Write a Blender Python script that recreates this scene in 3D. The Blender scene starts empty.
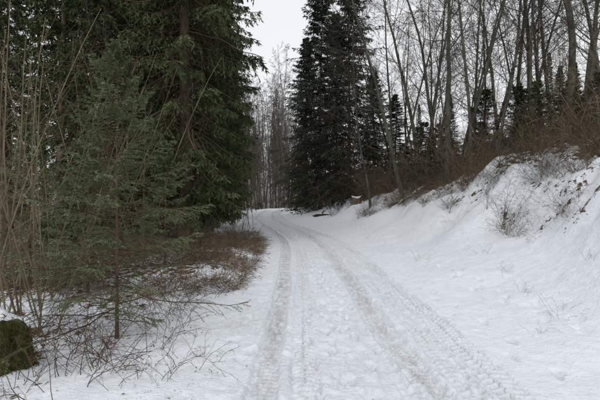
import bpy, math, numpy as np
from mathutils import Vector
rng=np.random.default_rng(7)
F=433.0
# ---------------------------------------------------------------- noise
def vnoise(x,y,seed=0):
    xi=np.floor(x).astype(np.int64); yi=np.floor(y).astype(np.int64)
    xf=x-xi; yf=y-yi
    def h(a,b):
        n=(a*374761393+b*668265263+seed*974711)&0x7fffffff
        n=((n^(n>>13))*1274126177)&0x7fffffff
        n=n^(n>>16)
        return (n&0xffff)/65535.0
    u=xf*xf*(3-2*xf); v=yf*yf*(3-2*yf)
    return (h(xi,yi)*(1-u)+h(xi+1,yi)*u)*(1-v)+(h(xi,yi+1)*(1-u)+h(xi+1,yi+1)*u)*v
def fbm(x,y,s,oc=3,seed=0):
    t=0;a=.5;tot=0
    for i in range(oc):
        t=t+a*vnoise(x/s*2**i+i*17.3,y/s*2**i-i*9.1,seed+i); tot+=a; a*=.5
    return t/tot
def ss(a,b,x):
    t=np.clip((x-a)/(b-a),0,1); return t*t*(3-2*t)
# ---------------------------------------------------------------- terrain functions
_yk=np.array([-20,0,3.5,7,14,18,23,29,35,44,53,60,68,80,110,700.])
_xk=np.array([.4,.4,.4,.42,.32,-.05,-.85,-1.9,-2.8,-3.5,-3.3,-2.0,1.5,9,26,26.])
_yt=np.linspace(-20,130,1501); _xt=np.interp(_yt,_yk,_xk)
_ker=np.hanning(61); _ker/=_ker.sum()
_xt=np.convolve(np.pad(_xt,30,mode='edge'),_ker,'valid')
def xc(y): return np.interp(y,_yt,_xt)
def crest(y): return np.interp(y,[0,8,13,18,24,35,50,80],[2.15,2.5,2.9,2.25,1.6,1.1,.7,.5])
def H0(x,y):
    x=np.asarray(x,float); y=np.asarray(y,float)
    dx=x-xc(y)
    n=fbm(x,y,2.2,3,5)-.5
    wob=(fbm(x,y,3.5,2,40)-.5)*2.6
    r=.28*ss(1.7,4.4,dx)+crest(y)*(.45*ss(3.5,6.4,dx+wob*.8)+.55*ss(4.8,7.5,dx+wob))+.2*np.clip(dx-7,0,40)
    l=-.10*ss(1.5,3.2,-dx)-1.1*ss(4.5,11,-dx)+.06*np.clip(-dx-14,0,60)
    far=.10*np.clip(y-74,0,120)+.40*ss(26,60,y)
    off=ss(1.5,3,np.abs(dx))
    bank=ss(4,6,dx)
    lump=off*(n*.22+ (fbm(x,y,.55,2,9)-.5)*.07)+bank*(n*.9+(fbm(x,y,.8,4,11)-.5)*.85)
    leftb=.22*ss(1.5,2.4,-dx)*ss(7.2,9,y)*ss(17,12,y)
    return r+l+far+lump+leftb
def Hs(x,y): return float(H0(np.array([x]),np.array([y]))[0])
# ---------------------------------------------------------------- materials
def newmat(name):
    m=bpy.data.materials.new(name); m.use_nodes=True
    nt=m.node_tree; b=nt.nodes['Principled BSDF']
    return m,nt,b
def N(nt,t,**k):
    n=nt.nodes.new(t)
    for a,v in k.items(): setattr(n,a,v)
    return n
def ramp(nt,fac,stops):
    r=N(nt,'ShaderNodeValToRGB'); e=r.color_ramp.elements
    while len(e)<len(stops): e.new(.5)
    for i,(p,c) in enumerate(stops):
        e[i].position=p; e[i].color=(*c,1) if len(c)==3 else c
    nt.links.new(fac,r.inputs[0]); return r
def noise(nt,scale,detail=4,vec=None,rough=.55):
    n=N(nt,'ShaderNodeTexNoise'); n.inputs['Scale'].default_value=scale; n.inputs['Detail'].default_value=detail
    n.inputs['Roughness'].default_value=rough
    if vec is not None: nt.links.new(vec,n.inputs['Vector'])
    return n
def mixc(nt,f,a,b,mode='MIX'):
    m=N(nt,'ShaderNodeMix',data_type='RGBA',blend_type=mode)
    for s,i in ((f,0),(a,6),(b,7)):
        if hasattr(s,'links'): nt.links.new(s,m.inputs[i])
        elif isinstance(s,tuple): m.inputs[i].default_value=(*s,1)
        else: m.inputs[i].default_value=s
    return m.outputs[2]
def attr(nt,name):
    a=N(nt,'ShaderNodeAttribute'); a.attribute_name=name; return a.outputs['Fac']
def math_(nt,op,a,b=0.,clamp=False):
    m=N(nt,'ShaderNodeMath',operation=op); m.use_clamp=clamp
    for s,i in ((a,0),(b,1)):
        if hasattr(s,'links'): nt.links.new(s,m.inputs[i])
        else: m.inputs[i].default_value=s
    return m.outputs[0]

def snow_material(name):
    m=bpy.data.materials.new(name); m.use_nodes=True; nt=m.node_tree
    nt.nodes.remove(nt.nodes['Principled BSDF']); b=N(nt,'ShaderNodeBsdfDiffuse')
    nt.links.new(b.outputs[0],nt.nodes['Material Output'].inputs[0])
    g=N(nt,'ShaderNodeNewGeometry').outputs['Position']
    wear=attr(nt,'wear'); bare=attr(nt,'bare')
    n2=noise(nt,24,2,g,.65); n4=noise(nt,7,3,g,.65)
    base=ramp(nt,n4.outputs[0],[(.3,(.67,.70,.745)),(.7,(.775,.80,.835))]).outputs[0]
    mp=N(nt,'ShaderNodeMapping'); mp.inputs['Scale'].default_value=(1,.3,1); nt.links.new(g,mp.inputs[0])
    n7=noise(nt,16,2,mp.outputs[0],.7)
    wf=math_(nt,'MULTIPLY',wear,ramp(nt,n7.outputs[0],[(.32,(.22,)*3),(.60,(1,)*3)]).outputs[0])
    slush=ramp(nt,n2.outputs[0],[(.3,(.23,.228,.222)),(.62,(.45,.458,.468))]).outputs[0]
    c=mixc(nt,wf,base,slush)
    lit=ramp(nt,n2.outputs[0],[(.3,(.025,.019,.012)),(.45,(.075,.052,.032)),(.6,(.15,.11,.07)),(.75,(.08,.07,.04))]).outputs[0]
    bf=math_(nt,'ADD',bare,math_(nt,'MULTIPLY',math_(nt,'SUBTRACT',n4.outputs[0],.5),2.0))
    bf=ramp(nt,bf,[(.45,(0,)*3),(.58,(1,)*3)]).outputs[0]
    c=mixc(nt,bf,c,lit)
    nt.links.new(c,b.inputs['Color'])
    h=math_(nt,'ADD',math_(nt,'MULTIPLY',n2.outputs[0],.8),math_(nt,'MULTIPLY',n4.outputs[0],.9))
    bp=N(nt,'ShaderNodeBump'); bp.inputs['Strength'].default_value=.7; bp.inputs['Distance'].default_value=.035
    nt.links.new(h,bp.inputs['Height']); nt.links.new(bp.outputs[0],b.inputs['Normal'])
    return m
def bark(name,c0,c1,c2,scale=6,zs=.35,snowy=False,bump=True):
    m,nt,b=newmat(name)
    tc=N(nt,'ShaderNodeTexCoord').outputs['Object']
    mp=N(nt,'ShaderNodeMapping'); mp.inputs['Scale'].default_value=(1,1,zs); nt.links.new(tc,mp.inputs[0])
    n=noise(nt,scale,3,mp.outputs[0],.7); 
    c=ramp(nt,n.outputs[0],[(.3,c0),(.5,c1),(.68,c2)]).outputs[0]
    if snowy:
        nn=N(nt,'ShaderNodeNewGeometry'); sx=N(nt,'ShaderNodeSeparateXYZ'); nt.links.new(nn.outputs['Normal'],sx.inputs[0])
        n2=noise(nt,9,3,tc)
        f=math_(nt,'ADD',sx.outputs['Z'],math_(nt,'MULTIPLY',n2.outputs[0],.5))
        f=ramp(nt,f,[(.82,(0,)*3),(.9,(1,)*3)]).outputs[0]
        c=mixc(nt,f,c,(.74,.76,.79))
    nt.links.new(c,b.inputs['Base Color']); b.inputs['Roughness'].default_value=.9
    b.inputs['Specular IOR Level'].default_value=.15
    if bump:
        n3=noise(nt,scale*5,2,mp.outputs[0])
        bp=N(nt,'ShaderNodeBump'); bp.inputs['Strength'].default_value=.7; bp.inputs['Distance'].default_value=.02
        nt.links.new(n3.outputs[0],bp.inputs['Height']); nt.links.new(bp.outputs[0],b.inputs['Normal'])
    return m
def diffuse_ramp(name,fac_fn,stops):
    m=bpy.data.materials.new(name); m.use_nodes=True; nt=m.node_tree
    nt.nodes.remove(nt.nodes['Principled BSDF'])
    d=N(nt,'ShaderNodeBsdfDiffuse'); nt.links.new(ramp(nt,fac_fn(nt),stops).outputs[0],d.inputs[0])
    nt.links.new(d.outputs[0],nt.nodes['Material Output'].inputs[0]); return m
def leafmat(name,stops):
    def f(nt):
        oi=N(nt,'ShaderNodeObjectInfo').outputs['Random']
        return math_(nt,'ADD',attr(nt,'tint'),math_(nt,'MULTIPLY',math_(nt,'SUBTRACT',oi,.5),.25),True)
    return diffuse_ramp(name,f,stops)
def twigmat(name,c0,c1,c2):
    def f(nt): return attr(nt,'tint')
    return diffuse_ramp(name,f,[(0,c0),(.5,c1),(1,c2)])
M_snow=snow_material('snow_ground')
M_sbark=bark('spruce_bark',(.045,.032,.022),(.10,.07,.05),(.15,.11,.085))
M_stw=twigmat('spruce_twig',(.06,.038,.026),(.105,.07,.048),(.15,.105,.075))
M_dbark=bark('beech_bark',(.045,.044,.033),(.09,.087,.066),(.16,.15,.12),bump=False)
M_twbr=twigmat('tree_twig_bark',(.05,.043,.034),(.09,.077,.061),(.14,.12,.095))
M_fbark=twigmat('distant_hazed_bark',(.08,.073,.062),(.125,.112,.097),(.17,.155,.136))  # far trees: distance haze painted in as a paler bark colour
M_twig=twigmat('twig_bark',(.055,.042,.030),(.12,.092,.064),(.22,.175,.125))
M_red=twigmat('bramble_stem',(.045,.028,.021),(.09,.058,.043),(.17,.115,.085))
M_haz=bark('hazel_bark',(.10,.078,.048),(.18,.145,.09),(.26,.215,.145),4,bump=False)
M_hazt=twigmat('hazel_twig',(.08,.06,.038),(.15,.118,.075),(.22,.175,.12))
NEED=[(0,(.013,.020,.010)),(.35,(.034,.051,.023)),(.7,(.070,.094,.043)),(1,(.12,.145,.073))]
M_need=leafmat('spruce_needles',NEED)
M_needb=leafmat('fir_needles',[(0,(.014,.021,.016)),(.5,(.036,.052,.038)),(1,(.08,.106,.076))])
M_needs=leafmat('young_needles',[(0,(.055,.072,.036)),(.5,(.12,.155,.08)),(1,(.21,.25,.145))])
M_dead=leafmat('dead_grass_blades',[(0,(.07,.044,.024)),(.5,(.20,.135,.078)),(1,(.37,.27,.165))])
M_green=leafmat('bramble_leaf',[(0,(.03,.06,.015)),(1,(.14,.22,.05))])
M_mosst=leafmat('moss_tuft',[(0,(.025,.03,.01)),(1,(.10,.105,.03))])
M_moss=bark('moss',(.02,.022,.01),(.055,.06,.02),(.11,.11,.04),12,1,True)
M_stump=bark('rotten_wood',(.05,.038,.028),(.13,.10,.072),(.22,.18,.135),7,.4,True)
M_log=bark('log_bark',(.02,.014,.01),(.05,.035,.025),(.10,.08,.06),6,1,True)
# ---------------------------------------------------------------- mesh builder (all quads)
class MB:
    def __init__(s): s.v=[];s.f=[];s.m=[];s.t=[];s.sm=[];s.n=0;s.r=np.random.default_rng(1)
    def add(s,v,f,mat,tint=None,smooth=True):
        v=v.reshape(-1,3); s.v.append(v); s.f.append(f+s.n); s.m.append(np.full(len(f),mat,np.int32))
        s.sm.append(np.full(len(f),smooth,bool))
        s.t.append(np.zeros(len(v)) if tint is None else tint); s.n+=len(v)
    def tubes(s,P,R,k,mat):
        M,n=P.shape[:2]
        T=np.empty_like(P); T[:,1:-1]=P[:,2:]-P[:,:-2]; T[:,0]=P[:,1]-P[:,0]; T[:,-1]=P[:,-1]-P[:,-2]
        T/=np.linalg.norm(T,axis=2,keepdims=True)+1e-9
        mt=np.abs(T.mean(1)); ref=np.zeros((M,3)); ref[np.arange(M),mt.argmin(1)]=1
        U=np.cross(T,ref[:,None,:]); U/=np.linalg.norm(U,axis=2,keepdims=True)+1e-9
        V=np.cross(T,U)
        a=np.arange(k)/k*2*np.pi
        ring=P[:,:,None,:]+R[:,:,None,None]*(U[:,:,None,:]*np.cos(a)[None,None,:,None]+V[:,:,None,:]*np.sin(a)[None,None,:,None])
        idx=np.arange(M*n*k).reshape(M,n,k)
        A=idx[:,:-1,:];B=np.roll(idx,-1,2)[:,:-1,:];C=np.roll(idx,-1,2)[:,1:,:];D=idx[:,1:,:]
        s.add(ring,np.stack([A,B,C,D],-1).reshape(-1,4),mat,np.repeat(s.r.random(M),n*k))
    def ribbons(s,P,w,mat):
        M,n=P.shape[:2]; T=nrm(P[:,-1]-P[:,0]); S=nrm(np.cross(T,s.r.normal(size=T.shape)))[:,None,:]*w*.5
        V=np.stack([P-S,P+S],2); idx=np.arange(M*n*2).reshape(M,n,2)
        s.add(V,np.stack([idx[:,:-1,0],idx[:,:-1,1],idx[:,1:,1],idx[:,1:,0]],-1).reshape(-1,4),mat,np.repeat(s.r.random(M),n*2))
    def blades(s,p,d,side,L,w,mat,tint):
        n=len(p); L=L[:,None]; w=w[:,None]
        q=np.stack([p,p+d*L*.45+side*w*.5,p+d*L,p+d*L*.45-side*w*.5],1)
        s.add(q,np.arange(n*4).reshape(n,4),mat,np.repeat(tint,4),False)
    def cat(s): return [np.concatenate(a) for a in (s.v,s.f,s.m,s.sm,s.t)]
    def mesh(s,name,mats):
        me=bpy.data.meshes.new(name)
        v,f,m,sm,t=s.cat()
        me.vertices.add(len(v)); me.vertices.foreach_set('co',v.astype(np.float32).ravel())
        me.loops.add(len(f)*4); me.loops.foreach_set('vertex_index',f.astype(np.int32).ravel())
        me.polygons.add(len(f)); me.polygons.foreach_set('loop_start',np.arange(0,len(f)*4,4,dtype=np.int32))
        for mm in mats: me.materials.append(mm)
        me.polygons.foreach_set('material_index',m)
        me.polygons.foreach_set('use_smooth',sm)
        me.update(calc_edges=True)
        a=me.attributes.new('tint','FLOAT','POINT'); a.data.foreach_set('value',t.astype(np.float32))
        return me
    def merge(s,other,loc,rz,sc,dt=0):
        v,f,m,sm,t=other; c,sn=math.cos(rz),math.sin(rz)
        w=np.stack([v[:,0]*c-v[:,1]*sn,v[:,0]*sn+v[:,1]*c,v[:,2]],1)*sc+np.array(loc)
        s.v.append(w.astype(np.float32)); s.f.append((f+s.n).astype(np.int32)); s.m.append(m); s.sm.append(sm); s.t.append(np.clip(t+dt,0,1)); s.n+=len(v)
col=bpy.context.scene.collection
def obj(name,me,loc=(0,0,0),rz=0,sc=1,parent=None,rx=0,ry=0):
    o=bpy.data.objects.new(name,me); o.location=loc; o.rotation_euler=(rx,ry,rz)
    o.scale=(sc,sc,sc) if not hasattr(sc,'__len__') else sc
    col.objects.link(o)
    if parent: o.parent=parent
    return o
def nrm(a): return a/(np.linalg.norm(a,axis=-1,keepdims=True)+1e-9)
def sample(P,R,t):
    M,n=P.shape[:2]; f=t*(n-1); i=np.minimum(f.astype(int),n-2); w=(f-i)[...,None]
    r=np.arange(M)[:,None]
    return P[r,i]*(1-w)+P[r,i+1]*w, nrm(P[r,i+1]-P[r,i]), R[r,i]*(1-w[...,0])+R[r,i+1]*w[...,0]
def march(p,d,L,n,up,wob,r):
    pts=[p]
    for k in range(n-1):
        p=p+d*(L/(n-1))[:,None]; pts.append(p)
        d=d+r.normal(0,wob,d.shape); d[:,2]+=up; d=nrm(d)
    return np.stack(pts,1)
def grow(P,R,nc,t0,t1,ratio,ang,n,up,wob,rr,minr,r,fall=.6):
    M=len(P); t=(np.arange(nc)+r.random((M,nc)))/nc*(t1-t0)+t0
    pos,tan,rad=sample(P,R,t)
    Lp=np.linalg.norm(np.diff(P,axis=1),axis=2).sum(1)[:,None]
    perp=nrm(np.cross(tan,r.normal(size=tan.shape)))
    a=(ang*(.7+.6*r.random(t.shape)))[...,None]
    d=np.cos(a)*tan+np.sin(a)*perp
    L=Lp*ratio*(1-fall*t)*(.55+.65*r.random(t.shape))
    Q=march(pos.reshape(-1,3),d.reshape(-1,3),L.ravel(),n,up,wob,r)
    r0=np.maximum(rad.ravel()*rr,minr)
    RR=np.maximum(r0[:,None]*np.linspace(1,.3,n)[None],minr*.6)
    return Q,RR
# ---------------------------------------------------------------- bare tree
def bare_tree(name,Ht,r0,seed,lean=(0,0),first=.35,mat=None,n1=20,n3=6,n4=3,crook=.05,minr=.006,k=8,br=.32,low=True,mt=None,raw=False):
    r=np.random.default_rng(seed); mb=MB()
    P=march(np.zeros((1,3))+[0,0,-.4],nrm(np.array([[lean[0],lean[1],1.]])),np.array([Ht]),18,.03,crook,r)
    R=(r0*(1-np.linspace(0,1,18)**1.1*.88))[None].copy(); R[0,0]*=1.5; R[0,1]*=1.1
    mb.tubes(P,R,k,0)
    P1,R1=grow(P,R,n1,first,.98,br,.9,8,.05,.12,.32,.011,r)
    mb.tubes(P1,R1,4,0)
    P2,R2=grow(P1,R1,7,.15,.97,.5,.75,5,.03,.15,.55,.008,r)
    mb.tubes(P2,R2,3,1)
    P3,R3=grow(P2,R2,n3,.1,.98,.55,.7,4,.02,.16,.6,minr,r)
    mb.ribbons(P3,minr*1.8,1)
    if n4:
        P4,R4=grow(P3,R3,n4,.1,1,.6,.7,3,.01,.12,.7,minr*.7,r)
        mb.ribbons(P4,minr*1.3,1)
    if low:
        P5,R5=grow(P,R,18,.08,.5,.09,1.25,6,-.02,.16,.10,.006,r); mb.tubes(P5,R5,3,1)
        P6,R6=grow(P5,R5,5,.2,1,.6,.7,4,-.02,.15,.7,.004,r); mb.ribbons(P6,.008,1)
    if raw: return mb.cat()
    return mb.mesh(name,[mat or M_dbark, mt or M_twbr])
# ---------------------------------------------------------------- spruce
def spruce(name,Ht,r0,z0,Rmax,M,nsec,nbl,bl,bw,seed,droop=.45,mats=None,shape=.85,elev=(-.45,.45),low=1.0,dead=.5,tw=.006,jit=.5,lowh=.12,raw=False,lobe=.22):
    r=np.random.default_rng(seed); mb=MB()
    P=march(np.zeros((1,3))+[0,0,-.4*min(1,Ht/8)],np.array([[0,0,1.]]),np.array([Ht]),14,.05,.008,r)
    R=(r0*(1-np.linspace(0,1,14)*.95))[None].copy(); R[0,0]*=1.35
    mb.tubes(P,R,9,0)
    u=(np.arange(M)+r.random(M))/M
    z=z0+(Ht*.985-z0)*u**.95; h=z/Ht
    az=np.arange(M)*2.39996+r.normal(0,.35,M)
    lob=1+lobe*np.sin(z*1.1+2*np.sin(az)+seed)*np.cos(az*2+z*.5)
    L=Rmax*np.clip(1-h,0.02,1)**shape*(1-jit/2+jit*r.random(M))*lob
    L*=low+(1-low)*ss(0,lowh,h)
    L=np.maximum(L,.12*min(1,Ht/6))
    el=elev[0]+(elev[1]-elev[0])*h+r.normal(0,.12,M)
    out=np.stack([np.cos(az),np.sin(az),0*az],1)
    n=8; p=np.stack([0*z,0*z,z],1); pts=[p]; 
    for k in range(n-1):
        t=k/(n-1); e=el+ (-.35*droop*math.sin(t*math.pi) + .55*max(0,t-.55))
        d=out*np.cos(e)[:,None]; d[:,2]+=np.sin(e); p=p+d*(L/(n-1))[:,None]+r.normal(0,.014,(M,3))*L[:,None]; pts.append(p)
    B=np.stack(pts,1); rb=np.maximum(.011*L+.004*min(1,Ht/6),.003)
    if Ht<5: rb=rb*.6
    mb.tubes(B,rb[:,None]*np.linspace(1,.3,n)[None],3,2)
    t=np.tile((np.arange(nsec)+.5)/nsec,(M,2)); t=np.clip(.10+.9*t**.8+r.normal(0,.02,t.shape),.06,1)
    pos,tan,_=sample(B,np.tile(rb[:,None],(1,n)),t)
    sg=np.concatenate([np.ones((M,nsec)),-np.ones((M,nsec))],1)[...,None]
    sd=np.stack([-np.sin(az),np.cos(az),0*az],1)[:,None,:]*sg
    d=nrm(tan*.62+sd*.75+r.normal(0,.14,tan.shape)+np.array([0,0,-droop])*(.5+.8*r.random(t.shape)[...,None]))
    Ls=(L[:,None]*.42*np.sin(np.clip((1-t)*1.25+.18,0,1.57))*(.65+.6*r.random(t.shape)))
    Ls=np.maximum(Ls,bl*1.2)
    S=march(pos.reshape(-1,3),d.reshape(-1,3),Ls.ravel(),4,-droop*.28,.07,r)
    if Ht<5: mb.tubes(S,np.full(S.shape[:2],tw),3,2)
    else: mb.ribbons(S,tw*2,2)
    tint_b=np.repeat(r.normal(.45,.17,M),2*nsec)
    K=nbl; ns=len(S); tt=(np.arange(K)[None]+r.random((ns,K)))/K
    inner=tt*0+t.ravel()[:,None]
    pp,td,_=sample(S,np.ones(S.shape[:2]),tt)
    rnd=r.normal(size=td.shape); lat=nrm(np.cross(td,rnd)); lat[...,2]*=.55
    dd=nrm(td*.75+lat*.75+np.array([0,0,-droop*.35]))
    side=nrm(np.cross(dd,r.normal(size=td.shape)*.8+np.array([0,0,1.])))
    keep=(r.random(tt.shape)<np.clip((inner-.10)*3.2+.15,.05,1)).ravel()
    Lb=bl*(.6+.7*r.random(tt.shape)); wb=bw*(.7+.6*r.random(tt.shape))
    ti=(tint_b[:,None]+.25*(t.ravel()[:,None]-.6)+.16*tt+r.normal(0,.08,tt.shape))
    ti=np.clip(ti,0,1).ravel()
    f=lambda a:a.reshape(-1,3)[keep]
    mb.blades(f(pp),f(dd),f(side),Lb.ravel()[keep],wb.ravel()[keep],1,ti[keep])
    nd=int(M*dead*6)
    if nd:
        bi=r.integers(0,M,nd); q,tn,_=sample(B[bi],np.ones((nd,n)),r.uniform(.05,.5,(nd,1)))
        q=q[:,0];dn=nrm(tn[:,0]*.5+r.normal(0,.7,(nd,3))+[0,0,-.35])
        mb.ribbons(march(q,dn,L[bi]*r.uniform(.12,.35,nd),4,-.05,.12,r),tw*1.6,2)
    if raw: return mb.cat()
    return mb.mesh(name,(mats or [M_sbark,M_need])+[M_stw])
# ---------------------------------------------------------------- shrub
def shrub(name,nst,L,r0,seed,spread=.7,up=-.04,mat=None,nc=(6,4),leaf=0,wob=.09,minr=.0022,k=4,base=.15,lsize=.05,leafmat_=None,mat2=None,raw=False):
    r=np.random.default_rng(seed); mb=MB(); mb.r=r
    p=np.zeros((nst,3)); p[:,:2]=r.normal(0,base,(nst,2)); p[:,2]=-.12
    a=r.random(nst)*6.283; s=spread*r.uniform(.3,1.2,nst)
    d=nrm(np.stack([np.cos(a)*s,np.sin(a)*s,np.ones(nst)],1))
    P=march(p,d,L*r.uniform(.5,1.15,nst),10,up,wob,r)
    R=np.maximum(r0*r.uniform(.7,1.2,nst)[:,None]*np.linspace(1,.3,10)[None],minr)
    mb.tubes(P,R,k,0)
    P1,R1=grow(P,R,nc[0],.25,.98,.32,.8,6,up*.6,wob*1.2,.6,minr,r,.4)
    if raw: mb.ribbons(P1,minr*2,2)
    else: mb.tubes(P1,R1,3,2)
    tips=P1
    if nc[1]:
        P2,R2=grow(P1,R1,nc[1],.2,1,.5,.75,4,up*.5,wob,.7,minr*.8,r,.4)
        if raw: mb.ribbons(P2,minr*1.6,2)
        else: mb.tubes(P2,R2,3,2)
        tips=P2
    if leaf:
        i=r.integers(0,len(tips),leaf); q=tips[i,-1]
        dd=nrm(r.normal(size=q.shape)+[0,0,-.3]); sdv=nrm(np.cross(dd,r.normal(size=q.shape)+[0,0,1.5]))
        mb.blades(q,dd,sdv,np.full(leaf,lsize)*r.uniform(.6,1.3,leaf),np.full(leaf,lsize*.6),1,r.random(leaf))
    if raw: return mb.cat()
    return mb.mesh(name,[mat or M_twig,leafmat_ or M_green,mat2 or mat or M_twig])
# ---------------------------------------------------------------- grids
def gridmesh(name,X,Y,Z,mat,attrs):
    ny,nx=X.shape
    me=bpy.data.meshes.new(name); v=np.stack([X,Y,Z],-1).reshape(-1,3)
    idx=np.arange(ny*nx).reshape(ny,nx)
    f=np.stack([idx[:-1,:-1],idx[:-1,1:],idx[1:,1:],idx[1:,:-1]],-1).reshape(-1,4)
    me.vertices.add(len(v)); me.vertices.foreach_set('co',v.astype(np.float32).ravel())
    me.loops.add(len(f)*4); me.loops.foreach_set('vertex_index',f.astype(np.int32).ravel())
    me.polygons.add(len(f)); me.polygons.foreach_set('loop_start',np.arange(0,len(f)*4,4,dtype=np.int32))
    me.polygons.foreach_set('use_smooth',np.ones(len(f),bool)); me.materials.append(mat)
    me.update(calc_edges=True)
    for k,a in attrs.items():
        at=me.attributes.new(k,'FLOAT','POINT'); at.data.foreach_set('value',a.astype(np.float32).ravel())
    return obj(name,me)
def footprints(X,Y,Z,prints,W=None):
    ycol=Y[:,0]
    for (px,py,ang,dp,sz) in prints:
        i0,i1=np.searchsorted(ycol,[py-.3,py+.3])
        if i1-i0<2: continue
        x=X[i0:i1];y=Y[i0:i1]
        c,s=math.cos(ang),math.sin(ang)
        a=(x-px)*c+(y-py)*s; b=-(x-px)*s+(y-py)*c
        w=.045+.012*np.sign(b)
        q=(a/(w*sz))**2+(b/(.135*sz))**2
        Z[i0:i1]+= -dp*ss(1.3,.6,q)+dp*.14*np.exp(-((q-1.9)/.6)**2)
        if W is not None: W[i0:i1]=np.maximum(W[i0:i1],.30*min(1,dp/.03)*ss(1.4,.6,q))
RH=2.55
u=np.arange(-RH,RH+.001,.016)
ys=[-6.0]
while ys[-1]<78: 
    y=ys[-1]; ys.append(y+(.12 if y<2.8 else max(.014,.0048*y)))
ys=np.array(ys)
U,Yr=np.meshgrid(u,ys); Xr=U+xc(Yr)
Zr=H0(Xr,Yr)
fade=ss(RH,RH-.5,np.abs(U))
inner=ss(1.7,1.2,np.abs(U))
det=(fbm(Xr,Yr,.5,3,21)-.5)*.05+(fbm(Xr,Yr,.13,3,22)-.5)*(.010+.022*inner)
wear=np.zeros_like(U)
prn=[]
for k,(c,st,ph) in enumerate([(0.02,.66,0),(.28,.7,.2),(-.12,.62,.4),(.15,.74,.1),(-.95,.7,.3),(1.0,.68,.15),(1.75,.7,.5),(.9,.8,.33),(.5,.72,.6)]):
    y=3+ph;j=0
    while y<34:
        cx=c+.12*math.sin(y*.35+k)+(.10 if j%2 else -.10)+rng.normal(0,.025)
        if rng.random()<.9: prn.append((cx+float(xc(y)),y,rng.normal(0,.14)+(-.12 if j%2 else .12),rng.uniform(.022,.045)*(1.0 if k<4 else .6),rng.uniform(.85,1.02)))
        y+=st*rng.uniform(.85,1.15)*.62; j+=1
for i in range(120):
    y=3+30*rng.random()**1.6; prn.append((float(xc(y))+rng.normal(.1,.45),y,rng.normal(0,.6),rng.uniform(.01,.03),rng.uniform(.7,1)))
half=len(prn)//2
order=rng.permutation(len(prn)); early=[prn[i] for i in order[:int(len(prn)*.6)]]; late=[prn[i] for i in order[int(len(prn)*.6):]]
footprints(Xr,Yr,det,early,wear)
def rut(c,w,dep,wr,tread=0,pitch=.075,amp=.03,seed=1,pt=.30):
    cc=c+(fbm(Yr*0,Yr,6,2,seed)-.5)*amp*6+(fbm(Yr*0,Yr,1.1,2,seed+9)-.5)*.04
    ww=w*(.78+.48*fbm(Xr*0,Yr,1.3,3,seed+70))
    q=np.abs(U-cc)/ww+(fbm(Xr,Yr,.12,2,seed+71)-.5)*.25
    m=ss(1.15,.82,q)
    det[:]=det*(1-.7*m)
    det[:]+= -dep*m*(.5+.9*fbm(Xr,Yr,.9,2,seed+3)) + dep*.45*np.exp(-((q-1.3)/.2)**2)*fbm(Xr,Yr,.4,2,seed+4)*1.8
    if tread:
        ph=(Yr+.5*np.abs(U-cc))/pitch
        t=ss(-.2,.3,np.sin(ph*6.283))*ss(.1,.25,np.abs(np.sin((U-cc)/w*3.1)))
        tm=m*ss(pt+.06,pt+.2,fbm(Xr,Yr,1.0,3,seed+8))
        det[:]+= tread*tm*(t-.5)
        wear[:]=np.maximum(wear,.50*tm*(1-t))
    wear[:]=np.maximum(wear,wr*ss(1.3,.4,q)*(.35+.85*fbm(Xr,Yr,.6,3,seed+5)))
rut(.40,.10,.010,.22,.018,.09,.09,39,.40)
rut(-.34,.12,.016,.26,.024,.095,.03,57,.33)
rut(1.02,.12,.016,.34,.022,.10,.05,37,.33)
rut(1.36,.15,.026,.30,.034,.105,.03,35,.24)
rut(-.70,.13,.040,.88,.012,.08,.05,31)
rut(.70,.15,.038,.78,.018,.085,.05,33)
footprints(Xr,Yr,det,late,wear)
wear=np.maximum(wear,.34*inner*fbm(Xr,Yr,.8,3,71))
Zr=Zr+det*fade+.004
bareR=np.where(U<-1.4,.50*ss(1.4,2.3,-U)*ss(7.6,9.3,Yr)*ss(34,18,Yr),0)
gridmesh('snow_road',Xr,Yr,Zr,M_snow,{'wear':wear*fade,'bare':bareR})
xs=list(np.arange(-3.6,9.0,.04)); s=.04; x=xs[0]; L_=[]
while x>-600: s*=1.075; x-=s; L_.append(x)
s=.04;x=xs[-1];R_=[]
while x<600: s*=1.075; x+=s; R_.append(x)
xs=np.array(L_[::-1]+xs+R_)
ys=[-40.,-20,-10,-6]
while ys[-1]<900:
    y=ys[-1]; ys.append(y+(.25 if y<2.5 else max(.03,.009*y)))
ys=np.array(ys)
Xg,Yg=np.meshgrid(xs,ys); DX=Xg-xc(Yg)
Zg=H0(Xg,Yg)
Zg+=(fbm(Xg,Yg,.22,2,77)-.5)*.03*ss(60,20,Yg)
Zg-=.09*ss(RH-.05,RH-.35,np.abs(DX))*(Yg<77.5)*(Yg>-5.5)
gp=[]
for c,st in ((3.1,.7),(2.75,.75)):
    y=5;j=0
    while y<22:
        gp.append((c+.25*math.sin(y*.3)+(.1 if j%2 else -.1),y,rng.normal(0,.2),.045,1.1)); y+=.45*rng.uniform(.8,1.2); j+=1
for i in range(70): gp.append((rng.uniform(2.6,6),rng.uniform(4,16),rng.uniform(0,3),rng.uniform(.015,.04),rng.uniform(.5,1)))
for i in range(60): gp.append((rng.uniform(-3.4,-1.6),rng.uniform(3,8),rng.uniform(0,3),rng.uniform(.02,.05),rng.uniform(.5,1.1)))
footprints(Xg,Yg,Zg,gp)
nb=fbm(Xg,Yg,1.6,3,90)
bare=.9*ss(6.8,8.3,DX+(nb-.5)*3)
bare=np.maximum(bare,.54*ss(5.0,6.5,DX)*ss(.54,.66,fbm(Xg,Yg,.9,4,95)))
bare=np.maximum(bare,.42*ss(4.2,5.2,DX)*ss(.54,.66,fbm(Xg,Yg,.5,4,96)))
bare=np.maximum(bare,.72*ss(3.2,4.8,-DX+(nb-.5)*2)*ss(6.6,8.6,Yg))
bare=np.maximum(bare,.58*ss(1.6,2.5,-DX)*ss(7.3,8.7,Yg+(nb-.5))*ss(34,20,Yg))
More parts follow.
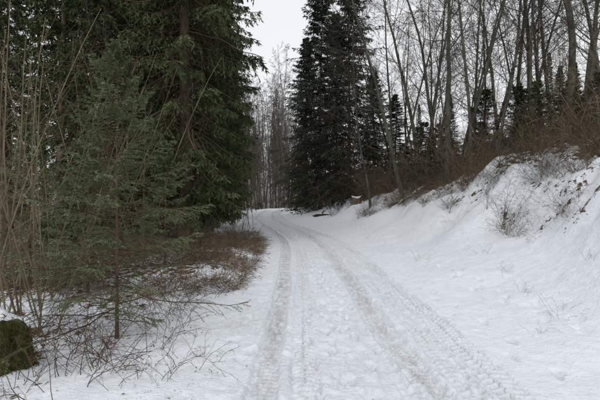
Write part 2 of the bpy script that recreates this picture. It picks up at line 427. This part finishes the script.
bare=np.maximum(bare,.50*ss(.48,.64,fbm(Xg,Yg,.5,4,97))*(DX<-2)*(Yg<9))
bare=np.where(Yg>66,np.minimum(bare,.52),bare)
gridmesh('snow_ground',Xg,Yg,Zg,M_snow,{'wear':0*Xg,'bare':bare})

# ---------------------------------------------------------------- tree library
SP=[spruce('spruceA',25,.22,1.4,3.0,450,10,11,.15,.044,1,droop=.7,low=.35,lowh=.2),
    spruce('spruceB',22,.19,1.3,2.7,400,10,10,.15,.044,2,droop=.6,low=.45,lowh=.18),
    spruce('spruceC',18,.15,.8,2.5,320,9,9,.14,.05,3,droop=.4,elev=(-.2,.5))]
FR=[spruce('firA',21,.18,.4,3.1,420,8,8,.19,.064,4,droop=.5,mats=[M_sbark,M_needb],elev=(-.35,.35),shape=.62,jit=1.1,lobe=.4),
    spruce('firB',20,.17,.4,3.0,390,8,8,.19,.064,5,droop=.6,mats=[M_sbark,M_needb],elev=(-.4,.35),shape=.65,jit=1.1,lobe=.4)]
SD=[spruce('spruceD',26,.2,7,2.4,200,6,7,.22,.08,6,droop=.5,low=.6)]
YC=spruce('yc',5,.06,.1,1.5,110,7,7,.12,.035,61,droop=.35,elev=(-.1,.6),raw=True,shape=.6,tw=.005,jit=.9)
SAP=spruce('youngspruce',3.6,.026,.22,1.15,108,11,30,.027,.0068,8,droop=.22,mats=[M_sbark,M_needs],elev=(-.12,.6),shape=.62,dead=.6,tw=.0018,jit=.7,low=.75)
SAP2=spruce('youngspruce2',3.0,.03,.2,1.0,80,9,18,.045,.012,9,droop=.25,mats=[M_sbark,M_needs],elev=(-.1,.7),shape=.7,dead=.5,tw=.002)
BT=[bare_tree('bareA',19,.12,11,(-.05,.0),.28),
    bare_tree('bareB',20,.135,12,(.03,.02),.35),
    bare_tree('bareC',17,.09,13,(.06,-.03),.3),
    bare_tree('bareD',21,.16,14,(-.02,.04),.4),
    bare_tree('bareE',14,.07,15,(-.1,0),.2,n1=24)]
BL=bare_tree('bareLean',17,.12,16,(-.26,-.05),.3,crook=.035)
BD=[bare_tree('bareFar%d'%i,22+i,.15,20+i,(0,0),.15,n1=30,n3=5,n4=0,minr=.018,k=5,br=.2,low=False,raw=True) for i in range(3)]
SHp=[('shrubA',18,2.5,.009,31,.9,-.075,M_twig,(6,4),0,.09,.004,3),('shrubB',15,3.2,.011,32,.8,-.06,M_twig,(6,4),0,.09,.004,3),('shrubC',20,1.8,.007,33,1.1,-.08,M_twig,(6,4),0,.09,.0035,3),
     ('shrubD',10,3.6,.012,34,.45,-.03,M_twig,(7,4),0,.09,.004,3)]
SR=[shrub(*a,raw=True) for a in SHp]
SH=[shrub(*a) for a in SHp[:3]]
BRM=[shrub('brA',9,1.25,.0050,41,1.0,-.10,M_red,(5,2),8,.13,.0024,4,.25),
     shrub('brB',7,.95,.0045,42,.8,-.06,M_red,(5,3),4,.14,.0022,4,.2),
     shrub('brC',10,1.5,.0055,43,1.1,-.13,M_red,(4,2),12,.12,.0024,4,.3)]
HZ=[shrub('hzA',6,5.4,.013,51,.25,-.012,M_haz,(8,4),0,.05,.0026,6,.18,mat2=M_hazt),shrub('hzB',5,4.4,.010,52,.4,-.02,M_haz,(8,4),0,.055,.0026,6,.15,mat2=M_hazt)]

def put(name,me,px,Y,sc=1,rz=None,dz=0,X=None,**k):
    X=(px-300)/F*Y if X is None else X
    return obj(name,me,(X,Y,Hs(X,Y)+dz),rng.random()*6.28 if rz is None else rz,sc,**k)
for (px,Y,m,s) in [(186,14,0,1.0),(209,19,1,1.0),(112,14.5,1,.9),(150,20,0,1),(216,27,1,1.0),(224,38,1,.9),(75,24,0,1),
                   (180,28,2,1.1),(120,33,1,1),(10,34,0,1),(234,52,0,.75)]:
    put('spruce_tree',SP[m],px,Y,s)
for (px,Y) in [(165,17),(60,20),(203,23),(45,27),(135,25),(5,22),(100,30),(160,36),(200,42),(70,38)]:
    put('spruce_tree',SD[0],px,Y,rng.uniform(.85,1.05))
put('young_spruce_tree',SAP,117,5.3,1,1.0)
put('young_spruce_tree',SAP2,88,7.6,.95)
put('young_spruce_tree',SAP2,30,8.5,1.05)
put('young_spruce_tree',SAP2,165,9.5,.9)
put('fir_tree',FR[0],320,40,1.03,.5); put('fir_tree',FR[1],349,35,.98,1.2); put('fir_tree',FR[1],306,50,1.0); put('fir_tree',FR[0],336,46,.98,2.2)
for (px,Y,m,s) in [(395,36,0,.40),(374,42,1,.6)]:
    put('fir_tree',FR[m],px,Y,(s*1.35,s*1.35,s))
for (px,Y,s) in [(450,56,.6),(520,52,.55),(560,56,.65),(592,50,.6),(575,44,.5)]:
    put('spruce_tree',SP[2],px,Y,(s*1.3,s*1.3,s))
mb=MB()
for i in range(34):
    Y=rng.uniform(16,40); X=float(xc(Y))+rng.uniform(8,16)
    if X/Y*F>325: continue
    mb.merge(YC,(X,Y,Hs(X,Y)-.1),rng.random()*6.3,rng.uniform(.35,.95),rng.normal(0,.08))
obj('young_conifer_thicket',mb.mesh('young_conifer_thicket',[M_sbark,M_need,M_stw]))
put('bare_tree',BL,407,23,1,0)
for (px,Y,m,s) in [(371,26,4,1),(447,21,1,1),(463,22,2,1.05),(437,25,0,1),(487,24,2,1.1),(530,21,0,1),(571,18,3,1),(585,19,1,.9),(513,27,1,1),
                   (398,35,2,1.2),(548,25,2,1.1),(605,21,0,1),(476,30,4,1.3),(380,44,0,1.1),(430,38,1,1),(418,31,3,1),(500,33,3,1),
                   (425,24,4,1.2),(457,27,2,1.1),(540,18,4,1.1),(495,20,4,1.2),(597,16,4,1.2),(520,24,2,1),(388,30,4,1.3),(470,19,4,1.1),(558,20,2,1)]:
    put('bare_tree',BT[m],px,Y,s,(0 if px<500 and m!=4 else None))
for i in range(18):
    Y=rng.uniform(28,60); px=rng.uniform(385,640); put('bare_tree',BT[rng.integers(0,5)],px,Y,rng.uniform(.8,1.15))
mb=MB()
for i in range(140):
    Y=rng.uniform(63,125); px=rng.uniform(226,308) if i<105 else rng.uniform(310,620)
    X=(px-300)/F*Y
    if abs(X-float(xc(Y)))<3: continue
    mb.merge(BD[i%3],(X,Y,Hs(X,Y)),rng.random()*6.3,rng.uniform(.75,1.15),rng.normal(0,.15))
obj('distant_forest',mb.mesh('distant_forest',[M_fbark,M_fbark]))
far=bpy.data.objects.new('distant_conifers',None); col.objects.link(far)
for i in range(28):
    Y=rng.uniform(80,140); px=rng.uniform(-20,255) if i<10 else rng.uniform(236,300) if i<20 else rng.uniform(300,620)
    put('conifer_%d'%i,SD[0],px,Y,rng.uniform(.6,.9) if i<10 or i>=20 else rng.uniform(.4,.65),parent=far)
mb=MB()
for i in range(215):
    Y=rng.uniform(10,42); dx=rng.uniform(6.3,12); X=float(xc(Y))+dx
    if abs(X/Y*F)>345: continue
    mb.merge(SR[i%4],(X,Y,Hs(X,Y)),rng.random()*6.3,rng.uniform(.4,1.3),rng.normal(0,.18))
for i in range(16):
    Y=rng.uniform(26,60); X=float(xc(Y))+rng.uniform(3.8,7)
    mb.merge(SR[i%3],(X,Y,Hs(X,Y)),rng.random()*6.3,rng.uniform(.4,.8))
for i in range(95):
    Y=rng.uniform(9,26); X=float(xc(Y))+rng.uniform(4.8,7.2)
    mb.merge(SR[2 if i%3 else 3],(X,Y,Hs(X,Y)),rng.random()*6.3,rng.uniform(.22,.6)*(1 if i%3 else .8),rng.normal(0,.15))
obj('bank_undergrowth',mb.mesh('bank_undergrowth',[M_twig,M_green,M_twig]))
mb=MB()
for i in range(24):
    Y=rng.uniform(68,90); px=rng.uniform(235,305); X=(px-300)/F*Y; mb.merge(SR[i%3],(X,Y,Hs(X,Y)),rng.random()*6.3,rng.uniform(1,1.8))
for i in range(100):
    Y=rng.uniform(8.2,40) if i<55 else rng.uniform(8,13); X=float(xc(Y))-rng.uniform(2.2,8)
    if abs(X/Y*F)>330: continue
    mb.merge(SR[i%3],(X,Y,Hs(X,Y)),rng.random()*6.3,rng.uniform(.22,.45),rng.normal(0,.15))
obj('verge_undergrowth',mb.mesh('verge_undergrowth',[M_twig,M_green,M_twig]))
for (px,Y,s) in [(540,12,.75),(560,12.5,.7),(590,11.5,.7),(525,13,.6),(610,12,.8),(570,14,.6),(500,15,.5),(550,11.5,.6),(515,10.5,.45),(575,10.5,.6),(560,11,.6),(595,12.5,.7)]:
    put('bramble_bush',SH[2],px,Y,s)
for (px,Y,m,s) in [(4,5.6,0,1),(48,5.4,1,.95),(55,7.2,1,1.1),(-25,5.0,0,.9),(25,6.4,0,1.0),(-30,4.8,1,.9),(30,9.5,1,1.2),(95,8.5,1,1.1),(140,9.5,1,1.1),(246,24,0,1.2)]:
    put('hazel_shrub',HZ[m],px,Y,s)
br=[(60,3.9,0,.8),(110,4.3,2,.7),(25,4.3,1,.9),(150,4.6,0,.6),(90,5.0,1,.9),(175,5.3,2,.6),(40,5.4,2,.8),(140,6.2,0,.8),(195,4.4,1,.5),
       (190,6.8,1,.7),(15,6.3,0,1),(75,6.6,2,.9),(165,7.6,0,.8),(215,8.0,1,.6),(120,7.6,2,.9),(10,3.7,0,.7),(170,3.9,1,.5),(80,4.6,2,.7),(130,3.8,1,.55)]
for i in range(18): br.append((rng.uniform(0,200),rng.uniform(4,7.6),i%3,rng.uniform(.5,.85)))
for i,(px,Y,m,s) in enumerate(br):
    put('bramble',BRM[m],px,Y,s)
mb=MB(); r=np.random.default_rng(88)
n=11000; cy=7.5+14*r.random(n)**1.2; cx=xc(cy)-1.5-r.random(n)**1.2*4.2
kk=r.random(n)<ss(.34,.56,fbm(cx,cy,.8,3,123))*np.clip(1.5-(cy-8)/14,0.3,1); cx=cx[kk];cy=cy[kk];n=len(cx)
p=np.stack([cx,cy,H0(cx,cy)-.02],1)
d=nrm(r.normal(0,.7,(n,3))*[1,1,0]+[0.25,-.15,.8])
P=march(p,d,r.uniform(.12,.5,n),6,-.25,.1,r); mb.tubes(P,np.full((n,6),.003)*np.linspace(1,.5,6)[None],3,1)
i=r.integers(0,n,n*3); q,tn,_=sample(P[i],np.ones((len(i),6)),r.uniform(.3,1,(len(i),1)))
dd=nrm(tn[:,0]+r.normal(0,.6,(len(i),3))); mb.blades(q[:,0],dd,nrm(np.cross(dd,r.normal(size=dd.shape))),r.uniform(.06,.2,len(i)),r.uniform(.006,.014,len(i)),0,r.random(len(i)))
obj('dead_bracken',mb.mesh('dead_bracken',[M_dead,M_twig]))
mb=MB(); n=8500; cy=r.uniform(8.5,34,n); cx=xc(cy)+r.uniform(4.4,8.5,n)
kk=r.random(n)<ss(.47,.65,fbm(cx,cy,.9,3,124))*ss(4.2,7.2,cx-xc(cy)); cx=cx[kk];cy=cy[kk];n=len(cx)
p=np.stack([cx,cy,H0(cx,cy)-.02],1)
d=nrm(r.normal(0,.5,(n,3))*[1,1,0]+[-.35,-.15,.8])
P=march(p,d,r.uniform(.15,.5,n),6,-.22,.1,r); mb.tubes(P,np.full((n,6),.0035)*np.linspace(1,.5,6)[None],3,1)
i=r.integers(0,n,n*2); q,tn,_=sample(P[i],np.ones((len(i),6)),r.uniform(.1,1,(len(i),1)))
dd=nrm(tn[:,0]+r.normal(0,.5,(len(i),3))); mb.blades(q[:,0],dd,nrm(np.cross(dd,r.normal(size=dd.shape))),r.uniform(.08,.22,len(i)),r.uniform(.005,.012,len(i)),0,r.random(len(i)))
obj('dry_grass',mb.mesh('dry_grass',[M_dead,M_twig]))
mb=MB(); n=4800; cy=3+17*r.random(n)**1.3
sd=r.random(n); cx=np.where(sd<.86,xc(cy)-1.15-r.random(n)**1.2*3.4,np.where(sd<.93,xc(cy)+r.normal(0,1.2,n),xc(cy)+2+r.random(n)*5))
kk=(r.random(n)<ss(.35,.6,fbm(cx,cy,.7,3,140)))|(r.random(n)<.1); cx=cx[kk];cy=cy[kk];n=len(cx)
p=np.stack([cx,cy,H0(cx,cy)+.012+.006*r.random(n)],1); dd=nrm(r.normal(size=(n,3))*[1,1,.25]); sv=nrm(np.cross(dd,[0,0,1.]+r.normal(0,.35,(n,3))))
big=r.random(n)<.2
mb.blades(p,dd,sv,np.where(big,r.uniform(.02,.04,n),r.uniform(.02,.08,n)),np.where(big,r.uniform(.01,.02,n),.003),0,r.random(n)*.6)
obj('fallen_leaves',mb.mesh('fallen_leaves',[M_dead]))
for k,(px,Y,s) in enumerate([(562,5.6,.32),(505,8.2,.35),(455,14,.5),(525,6.8,.3),(482,10,.3),(540,5.0,.2),(420,11,.3),(590,7,.3)]):
    put('dry_stalk',BRM[k%2],px,Y,s)
def stump(name,r0,h,seed,mat,loc,snow=True):
    r=np.random.default_rng(seed); n=40; m=16; a=np.linspace(0,2*np.pi,n,endpoint=False)
    ring=[]
    for j in range(m):
        t=j/(m-1); rad=r0*(1+.45*(1-t)**3)*(1+.13*np.sin(3*a+seed)+.08*np.sin(5*a+1.3*seed)+.05*np.sin(9*a)*(1-t))
        zz=h*t*(1+.16*np.sin(2*a+seed)+.08*np.sin(7*a))-.12*(1-t)
        ring.append(np.stack([np.cos(a)*rad,np.sin(a)*rad,zz],1)+r.normal(0,.006,(n,3)))
    for q in (.8,.45,.02):
        ring.append(np.stack([np.cos(a)*r0*q,np.sin(a)*r0*q,h*(1+.16*np.sin(2*a+seed)*q)+.06*(1-q)+0*a],1)+r.normal(0,.008,(n,3)))
    V=np.stack(ring); idx=np.arange(V.shape[0]*n).reshape(-1,n); nx=np.roll(idx,-1,1)
    f=np.stack([idx[:-1],nx[:-1],nx[1:],idx[1:]],-1).reshape(-1,4)
    mb=MB(); mb.add(V,f,0)
    k=4500; ai=r.random(k)*6.283; tz=r.random(k)**.8
    rr=r0*(1+.45*(1-tz)**3)*(1+.13*np.sin(3*ai+seed)+.08*np.sin(5*ai+1.3*seed))
    p=np.stack([np.cos(ai)*rr,np.sin(ai)*rr,tz*h*(1+.16*np.sin(2*ai+seed))-.01],1); dd=nrm(np.stack([np.cos(ai),np.sin(ai),-1.+0*ai],1)+r.normal(0,.4,(k,3)))
    if mat is M_moss: mb.blades(p,dd,nrm(np.cross(dd,r.normal(size=dd.shape))),r.uniform(.015,.05,k),np.full(k,.007),1,r.random(k))
    return obj(name,mb.mesh(name,[mat,M_mosst]),loc,seed)
X=(5-300)/F*4.4; stump('mossy_tree_stump',.2,.5,3,M_moss,(X,4.4,Hs(X,4.4)-.05))
X=(356-300)/F*29; stump('broken_tree_stump',.32,.6,5,M_stump,(X,29,Hs(X,29)-.08))
def log(px,Y,az,el,L,rad,seed):
    r=np.random.default_rng(seed); mb=MB()
    P=march(np.zeros((1,3)),np.array([[math.cos(az)*math.cos(el),math.sin(az)*math.cos(el),math.sin(el)]]),np.array([L]),9,-.01,.03,r)
    R=(rad*np.linspace(1,.6,9))[None].copy(); R[0,0]=.01;R[0,-1]=.01; mb.tubes(P,R,9,0)
    P1,R1=grow(P,R,8,.2,.95,.25,1.1,5,.0,.1,.4,.01,r); mb.tubes(P1,R1,4,0)
    X=(px-300)/F*Y; obj('fallen_log',mb.mesh('log',[M_log]),(X,Y,Hs(X,Y)+.12))
log(398,21,.6,.42,2.4,.13,1); log(388,24,.2,.25,3,.10,2); log(312,33,.2,.03,2.5,.2,3); log(585,14,.5,.3,1.5,.09,5)

# ---------------------------------------------------------------- camera, light
cam=bpy.data.cameras.new('camera'); cam.lens=36*F/600; cam.sensor_width=36; cam.clip_end=2000; cam.clip_start=.05
co=bpy.data.objects.new('camera',cam); co.location=(0,0,1.6+Hs(0,0)); co.rotation_euler=(math.radians(90),0,0); col.objects.link(co)
bpy.context.scene.camera=co
w=bpy.data.worlds.new('World'); bpy.context.scene.world=w; w.use_nodes=True; nt=w.node_tree
sky=N(nt,'ShaderNodeTexSky',sky_type='NISHITA'); sky.sun_disc=False; sky.sun_elevation=math.radians(50); sky.sun_rotation=math.radians(200)
sky.air_density=1.0; sky.dust_density=4; sky.ozone_density=1
hs=N(nt,'ShaderNodeHueSaturation'); hs.inputs['Saturation'].default_value=.16
nt.links.new(sky.outputs[0],hs.inputs['Color'])
# uniform overcast layer over the clear-sky model
c=mixc(nt,.78,hs.outputs[0],(6.7,6.85,7.1))
bg=nt.nodes['Background']; nt.links.new(c,bg.inputs[0]); bg.inputs[1].default_value=.15
sl=bpy.data.lights.new('sun','SUN'); sl.energy=.6; sl.angle=math.radians(20); sl.color=(1,.97,.93)
so=bpy.data.objects.new('sun',sl); col.objects.link(so)
az=math.radians(200); e=math.radians(50)
dirv=Vector((math.sin(az)*math.cos(e),math.cos(az)*math.cos(e),math.sin(e)))
so.rotation_euler=dirv.to_track_quat('Z','Y').to_euler(); so.location=(0,0,30)
sc=bpy.context.scene; sc.view_settings.view_transform='Standard'; sc.view_settings.look='None'; sc.view_settings.exposure=0
